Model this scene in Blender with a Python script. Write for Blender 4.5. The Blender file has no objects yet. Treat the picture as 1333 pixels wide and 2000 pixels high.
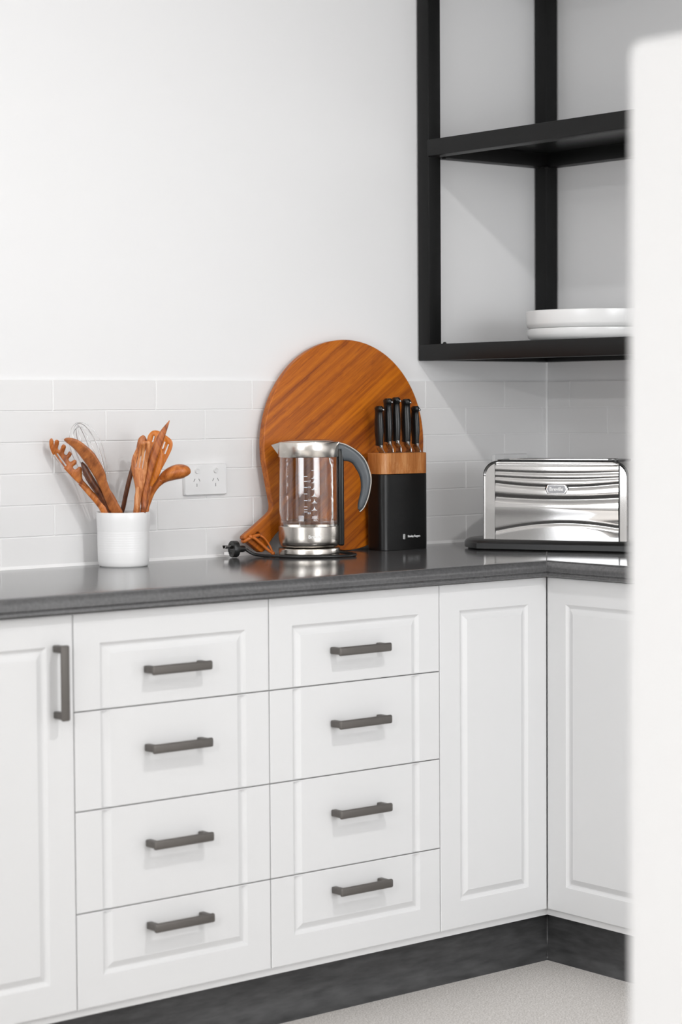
import bpy, bmesh, math, random
from mathutils import Vector, Matrix
from mathutils.geometry import delaunay_2d_cdt
random.seed(7)
C = bpy.context.scene.collection
sc = bpy.context.scene
PI = math.pi
# ------------------------------------------------------------------ camera
yaw, pitch, roll = .68859, -.04996, -.00628
F_ = Vector((math.sin(yaw)*math.cos(pitch), math.cos(yaw)*math.cos(pitch), math.sin(pitch)))
R0 = Vector((math.cos(yaw), -math.sin(yaw), 0)); U0 = R0.cross(F_)
R_ = math.cos(roll)*R0 + math.sin(roll)*U0; U_ = -math.sin(roll)*R0 + math.cos(roll)*U0
cd = bpy.data.cameras.new('camera'); cam = bpy.data.objects.new('camera', cd); C.objects.link(cam)
m = Matrix((R_, U_, -F_)).transposed().to_4x4(); m.translation = (-3.914, -3.919, 1.2427); cam.matrix_world = m
cd.sensor_fit = 'VERTICAL'; cd.sensor_height = 36; cd.sensor_width = 24; cd.lens = 4176.7*36/2000
cd.dof.use_dof = True; cd.dof.focus_distance = 4.85; cd.dof.aperture_fstop = 3.6
cd.clip_start = .05; sc.camera = cam
# ------------------------------------------------------------------ world, lights, exposure
sc.view_settings.view_transform = 'Standard'; sc.view_settings.look = 'None'
sc.view_settings.gamma = 1; sc.view_settings.use_curve_mapping = False
sc.view_settings.exposure = 0.0
wd = bpy.data.worlds.new('world'); sc.world = wd; wd.use_nodes = True
wd.node_tree.nodes['Background'].inputs[0].default_value = (.75, .85, 1, 1)
wd.node_tree.nodes['Background'].inputs[1].default_value = 1.0
def area(name, loc, to, sx, sy, power, col=(.98, .99, 1)):
    l = bpy.data.lights.new(name, 'AREA'); l.shape = 'RECTANGLE'; l.size = sx; l.size_y = sy; l.energy = power; l.color = col
    o = bpy.data.objects.new(name, l); C.objects.link(o); o.location = loc
    o.rotation_euler = (Vector(to)-Vector(loc)).to_track_quat('-Z', 'Y').to_euler()
    return o
# fill lights added at the made-up windows (left wall and front wall)
area('fill_left', (-7.45, -3.0, 1.5), (-3, -3.0, 1.3), 2.6, 1.5, 56)
area('fill_front', (-1.9, -6.95, 1.55), (-1.9, -3, 1.4), 3.0, 1.6, 120)
LAMPS = [(-1.53, -2.35, 25), (-3.85, -1.90, 5), (-1.53, -3.2, 3), (-3.85, -3.2, 8), (-1.53, -4.7, 4), (-3.85, -4.7, 14), (-6.2, -1.9, 45), (-6.2, -4.7, 140)]  # first pair follows the shelf shadows, the rest is added fill
# ------------------------------------------------------------------ helpers
def link(name, me, m=None, parent=None, smooth=False):
    o = bpy.data.objects.new(name, me); C.objects.link(o)
    if m:
        me.materials.clear(); me.materials.append(m)
    if parent: o.parent = parent
    if smooth:
        for p in me.polygons: p.use_smooth = True
    return o
def obj(name, bm, m, parent=None, smooth=False, auto=None):
    bmesh.ops.recalc_face_normals(bm, faces=bm.faces)
    me = bpy.data.meshes.new(name); bm.to_mesh(me); bm.free()
    o = link(name, me, m, parent, smooth or auto is not None)
    if auto is not None: me.set_sharp_from_angle(angle=math.radians(auto))
    return o
def thing(name, label, cat, loc=(0, 0, 0), rotz=0, group=None):
    o = bpy.data.objects.new(name, None); C.objects.link(o); o.empty_display_size = .05
    o.location = loc; o.rotation_euler = (0, 0, rotz); return tag(o, label, cat, group)
def tag(o, label, cat, group=None):
    o['label'] = label; o['category'] = cat
    if group: o['group'] = group
    return o
def struct(o): o['kind'] = 'structure'; return o
def box(bm, x0, x1, y0, y1, z0, z1, bev=0, seg=1):
    r = bmesh.ops.create_cube(bm, size=1)
    for v in r['verts']:
        v.co = Vector(((x0+x1)/2+v.co.x*(x1-x0), (y0+y1)/2+v.co.y*(y1-y0), (z0+z1)/2+v.co.z*(z1-z0)))
    if bev:
        es = list({e for v in r['verts'] for e in v.link_edges})
        bmesh.ops.bevel(bm, geom=es, offset=bev, segments=seg, affect='EDGES', profile=.5)
def bx(*a, **k):
    bm = bmesh.new(); box(bm, *a, **k); return bm
def prism_z(bm, pts, z0, z1):
    a = [bm.verts.new((x, y, z0)) for x, y in pts]; b = [bm.verts.new((x, y, z1)) for x, y in pts]
    n = len(pts); bm.faces.new(a[::-1]); bm.faces.new(b)
    for i in range(n): bm.faces.new((a[i], a[(i+1) % n], b[(i+1) % n], b[i]))
def rrect(x0, x1, y0, y1, r, n=6):
    P = []
    for cx, cy, a0 in ((x1-r, y1-r, 0), (x0+r, y1-r, 90), (x0+r, y0+r, 180), (x1-r, y0+r, 270)):
        for i in range(n+1):
            a = math.radians(a0+90*i/n); P.append((cx+r*math.cos(a), cy+r*math.sin(a)))
    return P
def rings(bm, R, close=False, caps=True, loop=True):
    """skin a list of rings (each a list of points)"""
    V = [[bm.verts.new(p) for p in r] for r in R]; n = len(V[0])
    L = len(V)
    for i in range(L if close else L-1):
        a, b = V[i], V[(i+1) % L]
        for j in range(n if loop else n-1):
            k = (j+1) % n
            bm.faces.new((a[j], a[k], b[k], b[j]))
    if caps and not close:
        bm.faces.new(V[0][::-1]); bm.faces.new(V[-1])
    return V
def lathe(bm, prof, n=48, c=(0, 0, 0), close=False):
    """prof: (r, z) list; r = 0 ends are closed"""
    R = []
    for r, z in prof:
        R.append([(c[0]+max(r, 1e-5)*math.cos(2*PI*j/n), c[1]+max(r, 1e-5)*math.sin(2*PI*j/n), c[2]+z) for j in range(n)])
    rings(bm, R, close=close, caps=not close)
    bmesh.ops.remove_doubles(bm, verts=bm.verts, dist=2e-5)
def tube(bm, pts, r, n=8, closed=False, caps=True):
    P = [Vector(p) for p in pts]; L = len(P); R = []; prev = None
    rr = r if isinstance(r, (list, tuple)) else [r]*L
    for i in range(L):
        t = (P[(i+1) % L]-P[i-1]) if closed else (P[min(i+1, L-1)]-P[max(i-1, 0)])
        t.normalize()
        if prev is None: prev = t.orthogonal()
        prev = (prev-prev.dot(t)*t).normalized(); b = t.cross(prev)
        R.append([P[i]+rr[i]*(math.cos(2*PI*j/n)*prev+math.sin(2*PI*j/n)*b) for j in range(n)])
    rings(bm, R, close=closed, caps=caps)
def spline(pts, k=6, closed=False):
    P = [Vector(p) for p in pts]; L = len(P); out = []
    for i in range(L if closed else L-1):
        g = lambda j: P[j % L] if closed else P[max(0, min(L-1, j))]
        a, b, c, d = g(i-1), g(i), g(i+1), g(i+2)
        for s in range(k):
            t = s/k
            out.append(.5*((2*b)+(-a+c)*t+(2*a-5*b+4*c-d)*t*t+(-a+3*b-3*c+d)*t**3))
    if not closed: out.append(P[-1])
    return out
def loft(bm, pts, ab, up, n=14, k=4):
    """elliptical section swept on a smooth centre line; ab = (half across, half deep), up = the deep direction"""
    P = spline(pts, k); AB = spline([(a, b, 0) for a, b in ab], k); L = len(P); R = []
    up = Vector(up).normalized()
    for i in range(L):
        t = (P[min(i+1, L-1)]-P[max(i-1, 0)]).normalized(); s = t.cross(up).normalized(); q = s.cross(t).normalized()
        a, b = max(AB[i].x, 2e-4), max(AB[i].y, 2e-4)
        R.append([P[i]+a*math.cos(2*PI*j/n)*s+b*math.sin(2*PI*j/n)*q for j in range(n)])
    rings(bm, R)
def flat2d(name, outlines, thick, bevel, m, parent=None, frame=None, bend=None):
    """a flat piece with holes: outlines in a plane, solid of the given thickness"""
    cu = bpy.data.curves.new(name, 'CURVE'); cu.dimensions = '2D'; cu.fill_mode = 'BOTH'
    cu.extrude = max(thick/2-bevel, 1e-4); cu.bevel_depth = bevel; cu.bevel_resolution = 2; cu.offset = -bevel
    for o in outlines:
        s = cu.splines.new('POLY'); s.points.add(len(o)-1); s.use_cyclic_u = True
        for p, q in zip(s.points, o): p.co = (q[0], q[1], 0, 1)
    t = bpy.data.objects.new('tmp', cu); C.objects.link(t)
    dg = bpy.context.evaluated_depsgraph_get(); me = bpy.data.meshes.new_from_object(t.evaluated_get(dg))
    bpy.data.objects.remove(t); bpy.data.curves.remove(cu); me.name = name
    bm = bmesh.new(); bm.from_mesh(me); bmesh.ops.remove_doubles(bm, verts=bm.verts, dist=1e-5)
    if bend:
        bmesh.ops.triangulate(bm, faces=bm.faces)
        for v in bm.verts: v.co = Vector(bend(v.co))
    if frame:
        for v in bm.verts: v.co = frame @ v.co
    bm.to_mesh(me); bm.free()
    o = link(name, me, m, parent, True); me.set_sharp_from_angle(angle=math.radians(40))
    return o
def text(name, s, size, thick, m, parent, mat4, bold=0, space=1):
    cu = bpy.data.curves.new(name, 'FONT'); cu.body = s; cu.size = size; cu.extrude = thick/2; cu.offset = bold
    cu.align_x = 'CENTER'; cu.align_y = 'CENTER'; cu.space_character = space; cu.resolution_u = 3
    t = bpy.data.objects.new('tmp', cu); C.objects.link(t)
    dg = bpy.context.evaluated_depsgraph_get(); me = bpy.data.meshes.new_from_object(t.evaluated_get(dg))
    bpy.data.objects.remove(t); bpy.data.curves.remove(cu); me.name = name
    me.transform(mat4); return link(name, me, m, parent)
# ------------------------------------------------------------------ materials
def mat(name, col, rough=.5, metal=0, **k):
    m = bpy.data.materials.new(name); m.use_nodes = True; b = m.node_tree.nodes['Principled BSDF']
    b.inputs['Base Color'].default_value = (*col, 1); b.inputs['Roughness'].default_value = rough; b.inputs['Metallic'].default_value = metal
    for q, v in k.items(): b.inputs[q.replace('_', ' ')].default_value = v
    return m
def nd(m, t, **k):
    n = m.node_tree.nodes.new(t)
    for a, v in k.items(): setattr(n, a, v)
    return n
def lk(m, a, b): m.node_tree.links.new(a, b)
def bsdf(m): return m.node_tree.nodes['Principled BSDF']
def coords(m, scale=(1, 1, 1), rot=(0, 0, 0), kind='Object'):
    tc = nd(m, 'ShaderNodeTexCoord'); mp = nd(m, 'ShaderNodeMapping'); mp.inputs['Scale'].default_value = scale; mp.inputs['Rotation'].default_value = rot
    lk(m, tc.outputs[kind], mp.inputs[0]); return mp.outputs[0]
def noise(m, vec, scale, detail=4, rough=.5):
    n = nd(m, 'ShaderNodeTexNoise'); n.inputs['Scale'].default_value = scale; n.inputs['Detail'].default_value = detail
    n.inputs['Roughness'].default_value = rough; lk(m, vec, n.inputs['Vector']); return n.outputs['Fac']
def ramp(m, fac, stops):
    r = nd(m, 'ShaderNodeValToRGB'); e = r.color_ramp.elements
    while len(e) < len(stops): e.new(.5)
    for el, (p, c) in zip(e, stops): el.position = p; el.color = (*c, 1)
    lk(m, fac, r.inputs[0]); return r.outputs[0]
def bump(m, fac, strength, dist=.001):
    b = nd(m, 'ShaderNodeBump'); b.inputs['Strength'].default_value = strength; b.inputs['Distance'].default_value = dist
    lk(m, fac, b.inputs['Height']); lk(m, b.outputs[0], bsdf(m).inputs['Normal'])
def mix(m, fac, a, b, mode='MIX'):
    x = nd(m, 'ShaderNodeMix', data_type='RGBA', blend_type=mode)
    if isinstance(fac, float): x.inputs[0].default_value = fac
    else: lk(m, fac, x.inputs[0])
    for i, s in ((6, a), (7, b)):
        if isinstance(s, tuple): x.inputs[i].default_value = (*s, 1)
        else: lk(m, s, x.inputs[i])
    return x.outputs[2]
def math_(m, op, a, b=0.0):
    x = nd(m, 'ShaderNodeMath', operation=op)
    for i, s in ((0, a), (1, b)):
        if isinstance(s, (int, float)): x.inputs[i].default_value = s
        else: lk(m, s, x.inputs[i])
    return x.outputs[0]
def vary(m, amt, col):
    """a slight tone difference from piece to piece"""
    oi = nd(m, 'ShaderNodeObjectInfo'); a = tuple(c*(1-amt) for c in col)
    return mix(m, oi.outputs['Random'], a, col)

M_wall = mat('wall_paint', (.815, .815, .818), .6)
v = coords(M_wall); bump(M_wall, noise(M_wall, v, 260, 3), .08, .0006)
M_wall2 = mat('darkened_unseen_wall', (.42, .42, .42), .7)  # unseen walls darkened to cut bounce light and reflections in the steel
M_ceil = mat('ceiling_paint', (.86, .86, .86), .8)
M_tile = mat('tile_glaze', (.77, .765, .765), .18)
lk(M_tile, vary(M_tile, .035, (.79, .786, .785)), bsdf(M_tile).inputs['Base Color'])
v = coords(M_tile, (4, 1, 9)); bump(M_tile, noise(M_tile, v, 5, 2), .12, .002)
M_grout = mat('grout', (.84, .84, .84), .8)
v = coords(M_grout); bump(M_grout, noise(M_grout, v, 900, 2), .3, .0005)
M_seal = mat('silicone_seal', (.86, .86, .86), .35)
M_cab = mat('cabinet_vinyl', (.625, .627, .63), .32)
v = coords(M_cab); bump(M_cab, noise(M_cab, v, 400, 2), .03, .0004)
M_carc = mat('carcass_board', (.74, .74, .74), .45)
M_top = mat('worktop_laminate', (.1, .1, .1), .14)
v = coords(M_top, kind='Object'); n1 = noise(M_top, v, 140, 5, .65); n2 = noise(M_top, v, 9, 3)
c = ramp(M_top, math_(M_top, 'ADD', math_(M_top, 'MULTIPLY', n1, .7), math_(M_top, 'MULTIPLY', n2, .3)), [(.3, (.062, .062, .064)), (.5, (.085, .085, .087)), (.72, (.115, .115, .117))])
lk(M_top, c, bsdf(M_top).inputs['Base Color']); bump(M_top, n1, .03, .0005)
bsdf(M_top).inputs['Specular IOR Level'].default_value = .75
M_kick = mat('skirting_vinyl', (.055, .055, .057), .40, Specular_IOR_Level=.4)
v = coords(M_kick, (1, 1, 6)); n1 = noise(M_kick, v, 8, 4); bump(M_kick, n1, .25, .003)
lk(M_kick, ramp(M_kick, noise(M_kick, coords(M_kick, (3, 3, 14)), 6, 5), [(.3, (.030, .030, .031)), (.7, (.060, .060, .061))]), bsdf(M_kick).inputs['Base Color'])
M_floor = mat('speckled_vinyl_floor', (.5, .48, .46), .55)
v = coords(M_floor); n1 = noise(M_floor, v, 300, 4, .8); n2 = noise(M_floor, v, 70, 3, .6)
c = ramp(M_floor, n1, [(.36, (.10, .09, .08)), (.44, (.36, .335, .315)), (.53, (.60, .575, .55)), (.64, (.84, .82, .80))])
c2 = ramp(M_floor, n2, [(.35, (.50, .48, .455)), (.65, (.66, .64, .62))])
lk(M_floor, mix(M_floor, .30, c, c2), bsdf(M_floor).inputs['Base Color'])
M_black = mat('powder_coated_steel', (.007, .007, .007), .45, Specular_IOR_Level=.22)
v = coords(M_black); bump(M_black, noise(M_black, v, 700, 2), .1, .0004)
M_blackg = mat('black_shelf_sheet', (.02, .02, .02), .22)
M_handle = mat('gunmetal_handle', (.125, .116, .108), .45, .6)
M_white = mat('white_glaze', (.84, .84, .835), .2)
M_crock = mat('white_stoneware', (.84, .84, .84), .3)
M_plastic = mat('white_switch_plastic', (.80, .80, .80), .3)
M_slot = mat('socket_slot', (.12, .12, .12), .6)
M_opening = mat('socket_opening_shade', (.30, .30, .30), .6)
M_fridge = mat('fridge_enamel', (.55, .55, .55), .4)
M_rubber = mat('black_rubber', (.012, .012, .012), .4)
M_blkplast = mat('satin_black_plastic', (.007, .007, .007), .28, Specular_IOR_Level=.4)
M_block = mat('block_black', (.006, .006, .006), .33, Specular_IOR_Level=.35)
M_greyp = mat('grey_handle_plastic', (.075, .085, .095), .36)
M_print = mat('white_print', (.85, .85, .85), .6)
M_door = mat('dark_painted_door', (.05, .05, .055), .4)
M_alu = mat('window_aluminium', (.6, .6, .6), .4, .8)
def steel(name, col, rough, streak, scale, amt=.12):
    m = mat(name, col, rough, 1.0); v = coords(m, scale)
    n = noise(m, v, streak, 3, .6)
    r = math_(m, 'ADD', math_(m, 'MULTIPLY', n, amt*2), rough-amt)
    lk(m, r, bsdf(m).inputs['Roughness']); bump(m, n, .05, .0004); return m
M_brush = steel('brushed_steel', (.60, .565, .52), .22, 60, (1, 1, 30))
M_brush.node_tree.nodes['Principled BSDF'].inputs['Anisotropic'].default_value = .5
M_chrome = mat('polished_steel', (.60, .59, .58), .06, 1.0)
M_wire = mat('whisk_wire', (.75, .75, .76), .15, 1.0)
M_glass = mat('kettle_glass', (1, 1, 1), 0.0); b = bsdf(M_glass); b.inputs['Transmission Weight'].default_value = 1; b.inputs['IOR'].default_value = 1.47
M_water = mat('water', (1, .97, .93), 0.0); b = bsdf(M_water); b.inputs['Transmission Weight'].default_value = 1; b.inputs['IOR'].default_value = 1.33
def wood(name, dark, mid, light, rot, scale=1.0, strips=0.0, rough=.42, stripdir=1, along=1.5, warpk=2.0):
    """grain runs along the rotated x axis"""
    m = mat(name, mid, rough)
    v = coords(m, (1, 1, 1), rot)
    mp = nd(m, 'ShaderNodeMapping'); mp.inputs['Scale'].default_value = (1.5*scale*along, 42*scale, 42*scale); lk(m, v, mp.inputs[0])
    warp = noise(m, v, 9*scale, 2); 
    va = nd(m, 'ShaderNodeVectorMath', operation='ADD'); lk(m, mp.outputs[0], va.inputs[0])
    cb = nd(m, 'ShaderNodeCombineXYZ'); lk(m, math_(m, 'MULTIPLY', warp, warpk), cb.inputs[1]); lk(m, cb.outputs[0], va.inputs[1])
    n1 = noise(m, va.outputs[0], 1.0, 6, .62); n2 = noise(m, va.outputs[0], 5.0, 4, .7)
    f = math_(m, 'ADD', math_(m, 'MULTIPLY', n1, .7), math_(m, 'MULTIPLY', n2, .3))
    c = ramp(m, f, [(.36, dark), (.5, mid), (.64, light)])
    if strips:
        sep = nd(m, 'ShaderNodeSeparateXYZ'); lk(m, v, sep.inputs[0])
        cell = math_(m, 'FLOOR', math_(m, 'MULTIPLY', sep.outputs[stripdir], strips))
        wn = nd(m, 'ShaderNodeTexWhiteNoise', noise_dimensions='1D'); lk(m, cell, wn.inputs['W'])
        tone = ramp(m, wn.outputs['Value'], [(0, (.80, .78, .76)), (1, (1.0, 1.0, 1.0))])
        c = mix(m, 1.0, c, tone, 'MULTIPLY')
    oi = nd(m, 'ShaderNodeObjectInfo')
    lk(m, c, bsdf(m).inputs['Base Color']); bump(m, n2, .1, .0005)
    return m
SHAPE = {  # outlines and centre lines in millimetres: across, away, up from the foot of the thing
    'server_out': [(-34.1, -33.1, 134.4), (-51.1, -35.8, 148.9), (-67.0, -38.8, 164.4), (-91.4, -41.9, 181.0), (-109.3, -45.4, 199.8), (-127.0, -49.2, 219.6), (-141.5, -52.9, 239.3), (-148.4, -56.2, 256.8), (-148.4, -59.2, 272.0), (-143.3, -60.0, 276.3), (-140.3, -58.8, 269.8), (-139.6, -57.1, 261.1), (-137.0, -59.0, 270.9), (-132.6, -59.4, 273.0), (-128.4, -58.5, 268.6), (-132.2, -55.8, 254.5), (-128.0, -55.2, 251.2), (-123.3, -57.1, 261.0), (-118.9, -57.5, 263.1), (-114.7, -56.5, 257.7), (-119.6, -54.0, 244.6), (-114.3, -53.1, 240.2), (-108.6, -54.6, 247.8), (-104.3, -54.2, 245.6), (-103.4, -53.1, 240.2), (-110.3, -51.5, 231.5), (-106.1, -50.4, 226.0), (-97.3, -51.3, 230.3), (-93.0, -50.8, 228.1), (-93.3, -49.6, 221.5), (-101.1, -48.3, 215.0), (-95.9, -47.3, 209.5), (-85.8, -48.5, 216.0), (-81.8, -47.1, 208.3), (-81.3, -43.5, 189.7), (-74.0, -41.7, 179.8), (-51.0, -36.7, 153.3), (-33.9, -34.2, 140.0), (-25.6, -32.1, 128.9)],
    'server_s1': [(-142.0, -53.1, 240.4), (-139.2, -53.4, 242.0), (-118.6, -47.9, 213.0), (-121.3, -47.7, 211.9)],
    'server_s2': [(-135.4, -53.6, 243.1), (-132.6, -54.0, 244.7), (-114.0, -49.0, 218.4), (-116.8, -48.5, 216.2)],
    'server_h': [(-41.9, -32.1, 129.0), (-30.4, -29.4, 114.5), (-17.9, -25.8, 95.7)],
    'whisk_axis': [(-27.6, -13.7, 125.8), (-91.2, -48.8, 308.4)],
    'flat_out': [(-113.4, -85.9, 274.9), (-104.1, -87.0, 278.0), (-85.0, -85.4, 273.1), (-67.3, -81.0, 260.0), (-52.9, -76.3, 245.8), (-40.9, -69.7, 226.1), (-31.2, -62.4, 204.2), (-28.2, -56.6, 186.6), (-19.1, -47.8, 160.1), (-3.5, -38.4, 131.2), (2.7, -32.5, 113.4), (-20.2, -32.5, 113.5), (-32.1, -41.3, 140.3), (-38.8, -47.5, 159.1), (-50.5, -56.6, 186.7), (-62.4, -64.0, 209.2), (-81.4, -73.7, 238.4), (-96.6, -79.9, 256.9), (-111.1, -83.9, 269.0)],
    'dark_spoon': [(-79.9, -60.7, 225.0), (-75.0, -57.6, 214.1), (-67.2, -52.2, 195.4), (-56.1, -46.5, 175.5), (-43.9, -40.8, 155.6), (-33.9, -35.1, 135.6), (-26.1, -29.1, 114.5)],
    'spoon_back': [(43.4, 20.0, 280.6), (42.7, 20.3, 275.0), (40.9, 20.9, 266.2), (37.4, 21.9, 249.7), (29.4, 22.8, 234.2), (22.5, 23.7, 219.9), (10.8, 26.0, 181.2), (2.5, 28.0, 148.0), (-5.9, 30.0, 114.7)],
    'fork_out': [(25.9, -29.7, 115.3), (28.1, -32.8, 137.9), (30.4, -36.6, 164.8), (27.2, -39.7, 186.7), (23.3, -42.5, 206.5), (23.8, -45.5, 228.3), (30.8, -48.1, 246.3), (39.9, -50.3, 262.0), (44.3, -50.9, 266.3), (48.7, -51.2, 268.5), (55.3, -51.4, 269.5), (61.8, -51.2, 268.4), (66.0, -50.3, 261.9), (62.3, -47.7, 243.4), (57.4, -44.6, 221.6), (54.0, -40.8, 194.2), (47.4, -36.9, 166.9), (41.3, -33.1, 139.4), (38.0, -29.7, 115.2)],
    'fork_s1': [(31.6, -43.5, 214.1), (32.7, -43.5, 214.1), (42.0, -49.7, 257.6), (40.3, -49.7, 257.7)],
    'fork_s2': [(38.7, -43.2, 211.8), (40.0, -43.2, 211.8), (48.5, -50.0, 259.8), (46.9, -50.0, 259.8)],
    'fork_s3': [(45.1, -42.9, 209.6), (46.4, -42.9, 209.6), (56.7, -50.3, 261.9), (55.1, -50.3, 261.9)],
    'blade': [(104.5, -30.2, 312.5), (98.4, -30.0, 301.6), (90.6, -29.7, 287.5), (81.6, -29.2, 267.9), (71.5, -28.7, 244.0), (63.6, -28.2, 221.1), (56.7, -27.6, 193.8), (50.9, -27.1, 166.5), (47.2, -26.5, 139.1), (44.7, -26.0, 115.0)],
    'turner_out': [(56.4, 10.9, 282.8), (65.2, 11.4, 290.4), (78.4, 11.3, 289.3), (90.5, 10.8, 281.5), (103.6, 10.1, 271.5), (107.4, 9.6, 262.7), (105.3, 8.7, 250.0), (95.7, 7.4, 229.8), (85.7, 6.2, 211.2), (72.4, 4.6, 187.1), (63.5, 3.2, 165.2), (57.9, 1.8, 143.3), (54.4, -0.1, 113.6), (44.5, -0.1, 113.7), (46.9, 1.8, 143.3), (49.2, 3.6, 170.8), (50.4, 5.4, 198.2), (48.4, 7.1, 225.7), (50.7, 9.3, 258.7), (53.0, 10.3, 274.0)],
    'turner_s1': [(66.8, 10.6, 279.4), (69.0, 10.6, 278.3), (65.6, 9.7, 265.2), (62.9, 9.8, 266.3)],
    'turner_s2': [(78.3, 10.2, 272.8), (80.5, 10.1, 271.7), (76.1, 9.3, 258.5), (73.9, 9.4, 259.6)],
    'turner_s3': [(89.9, 9.9, 267.2), (92.0, 9.8, 265.5), (87.0, 8.8, 250.7), (84.3, 8.9, 251.8)],
    'turner_s4': [(97.5, 9.5, 261.7), (99.7, 9.4, 260.0), (91.9, 8.1, 239.7), (89.2, 8.1, 240.8)],
    'small_spoon': [(84.4, -12.0, 250.6), (83.8, -12.0, 245.7), (82.6, -12.0, 236.9), (79.7, -12.0, 222.7), (74.0, -12.0, 204.1), (67.3, -12.0, 187.7), (60.5, -12.0, 173.5), (56.0, -12.0, 158.1), (51.4, -12.0, 138.4), (48.9, -12.0, 114.3)],
    'ladle': [(144.9, 0.6, 197.8), (142.1, 0.4, 199.5), (134.5, 0.1, 202.3), (121.3, 0.1, 202.3), (108.1, 0.5, 199.1), (94.7, 1.2, 193.1), (83.6, 2.1, 184.9), (72.3, 3.5, 172.8), (63.2, 5.1, 158.5), (56.3, 7.0, 141.9), (49.1, 10.0, 115.4)],
    'kettle_out': [(71.0, 0, 257.1), (83.7, 0, 253.5), (101.1, 0, 244.1), (116.1, 0, 232.4), (127.7, 0, 218.4), (136.3, 0, 198.6), (141.4, 0, 172.4), (135.9, 0, 137.5), (125.3, 0, 111.4), (115.4, 0, 100.9)],
    'kettle_in': [(73.1, 0, 221.0), (78.9, 0, 216.4), (89.3, 0, 215.1), (98.6, 0, 210.4), (106.7, 0, 198.7), (114.7, 0, 183.6), (118.1, 0, 166.1), (117.4, 0, 146.3), (111.4, 0, 120.8), (110.8, 0, 108.0)],
}
# ------------------------------------------------------------------ room
ZT, DC, DD = .9, .6, .578
def wall_hole(name, axis, a, t, u0, u1, h0, h1, w0, w1, m):
    """a wall with a window opening; axis 0: plane x=a, 1: plane y=a, t thickness"""
    bm = bmesh.new()
    for (p, q, r, s) in ((u0, w0, 0, 2.6), (w1, u1, 0, 2.6), (w0, w1, 0, h0), (w0, w1, h1, 2.6)):
        if axis == 0: box(bm, a, a+t, p, q, r, s)
        else: box(bm, p, q, a, a+t, r, s)
    return struct(obj(name, bm, m))
struct(obj('floor', bx(-7.7, .2, -7.2, .2, -.1, 0), M_floor))
struct(obj('ceiling', bx(-7.7, .2, -7.2, .2, 2.6, 2.7), M_ceil))
wall_back = struct(obj('wall_back', bx(-7.7, .2, .006, .2, 0, 2.6), M_wall))
wall_right = struct(obj('wall_right', bx(.006, .2, -7.2, .006, 0, 2.6), M_wall))
wall_hole('wall_left', 0, -7.7, .2, -7.0, .006, .75, 2.25, -4.3, -1.7, M_wall2)
wall_hole('wall_front', 1, -7.2, .2, -7.7, .006, .75, 2.25, -3.5, -.3, M_wall2)
def window(name, axis, a, w0, w1):  # unseen windows, added for fill light and dark bars in reflections
    r = struct(bpy.data.objects.new(name, None)); C.objects.link(r)
    def B(bm, u0, u1, z0, z1, t0, t1):
        if axis == 0: box(bm, a+t0, a+t1, u0, u1, z0, z1)
        else: box(bm, u0, u1, a+t0, a+t1, z0, z1)
    bm = bmesh.new(); mid = (w0+w1)/2
    for q in ((w0, w1, .75, .80), (w0, w1, 2.2, 2.25), (w0, w0+.05, .8, 2.2), (w1-.05, w1, .8, 2.2), (mid-.03, mid+.03, .8, 2.2)): B(bm, *q, .04, .10)
    obj('window_frame', bm, M_black, r)
    for u0, u1 in ((w0+.05, mid-.03), (mid+.03, w1-.05)):
        bm = bmesh.new(); B(bm, u0, u1, .8, 2.2, .065, .071); obj('pane', bm, M_glass, r)
window('added_window_1', 0, -7.7, -4.3, -1.7)
window('added_window_2', 1, -7.2, -3.5, -.3)
# unseen skirting and door, added dark to be reflected in the steel
struct(obj('added_baseboard_left', bx(-7.5, -7.485, -6.99, 0, 0, .12), M_kick))
struct(obj('added_baseboard_front', bx(-7.48, 0, -7.0, -6.985, 0, .12), M_kick))
d1 = struct(bpy.data.objects.new('added_door_1', None)); C.objects.link(d1)
obj('door_leaf', bx(-7.5, -7.46, -5.9, -5.0, .01, 2.1, bev=.002), M_door, d1)
obj('door_frame', bx(-7.5, -7.47, -5.97, -5.9, 0, 2.17), M_black, d1); obj('door_frame', bx(-7.5, -7.47, -5.0, -4.93, 0, 2.17), M_black, d1); obj('door_frame', bx(-7.5, -7.47, -5.9, -5.0, 2.1, 2.17), M_black, d1)
obj('door_handle', bx(-7.46, -7.41, -5.12, -5.02, 1.0, 1.02, bev=.003), M_alu, d1)
# tiles: 6 courses in running bond, each tile its own object
PIT, ROW = .2665, .0668
def tile_mesh(L):
    bm = bx(-L/2, L/2, 0, .005, 0, ROW-.0020, bev=.0011); bmesh.ops.recalc_face_normals(bm, faces=bm.faces)
    me = bpy.data.meshes.new('tile'); bm.to_mesh(me); bm.free(); me.materials.append(M_tile); return me
FULL = tile_mesh(PIT-.0022)
cut = {}
def course(z, s0, far, place):
    """tiles between joints s0 + k*PIT, starting in the corner at 0"""
    j = [.0022]; s = s0
    while s < far: j.append(s); s += PIT
    j.append(far)
    for a, b in zip(j, j[1:]):
        L = b-a
        if L < .006: continue
        if abs(L-PIT) < .001: me = FULL
        else:
            k = round(L, 4); me = cut.setdefault(k, tile_mesh(L-.0022))
        o = bpy.data.objects.new('tile', me); C.objects.link(o); place(o, (a+b)/2, z)
        d = random.uniform(-.0002, .0002)
        o.location += o.matrix_basis.to_3x3() @ Vector((0, d, 0))
for r in range(6):
    z = ZT+r*ROW+.001
    def pa(o, s, z): o.parent = wall_back; o.location = (-s, 0, z)
    def pb(o, s, z): o.parent = wall_right; o.rotation_euler = (0, 0, -PI/2); o.location = (0, -s, z)
    course(z, .1515 if r % 2 else .018, 2.75, pa)
    course(z, .0834 if r % 2 else .2155, 1.81, pb)
obj('grout', bx(-2.75, .006, .0016, .006, ZT, ZT+6*ROW+.0005), M_grout, wall_back)
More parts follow.
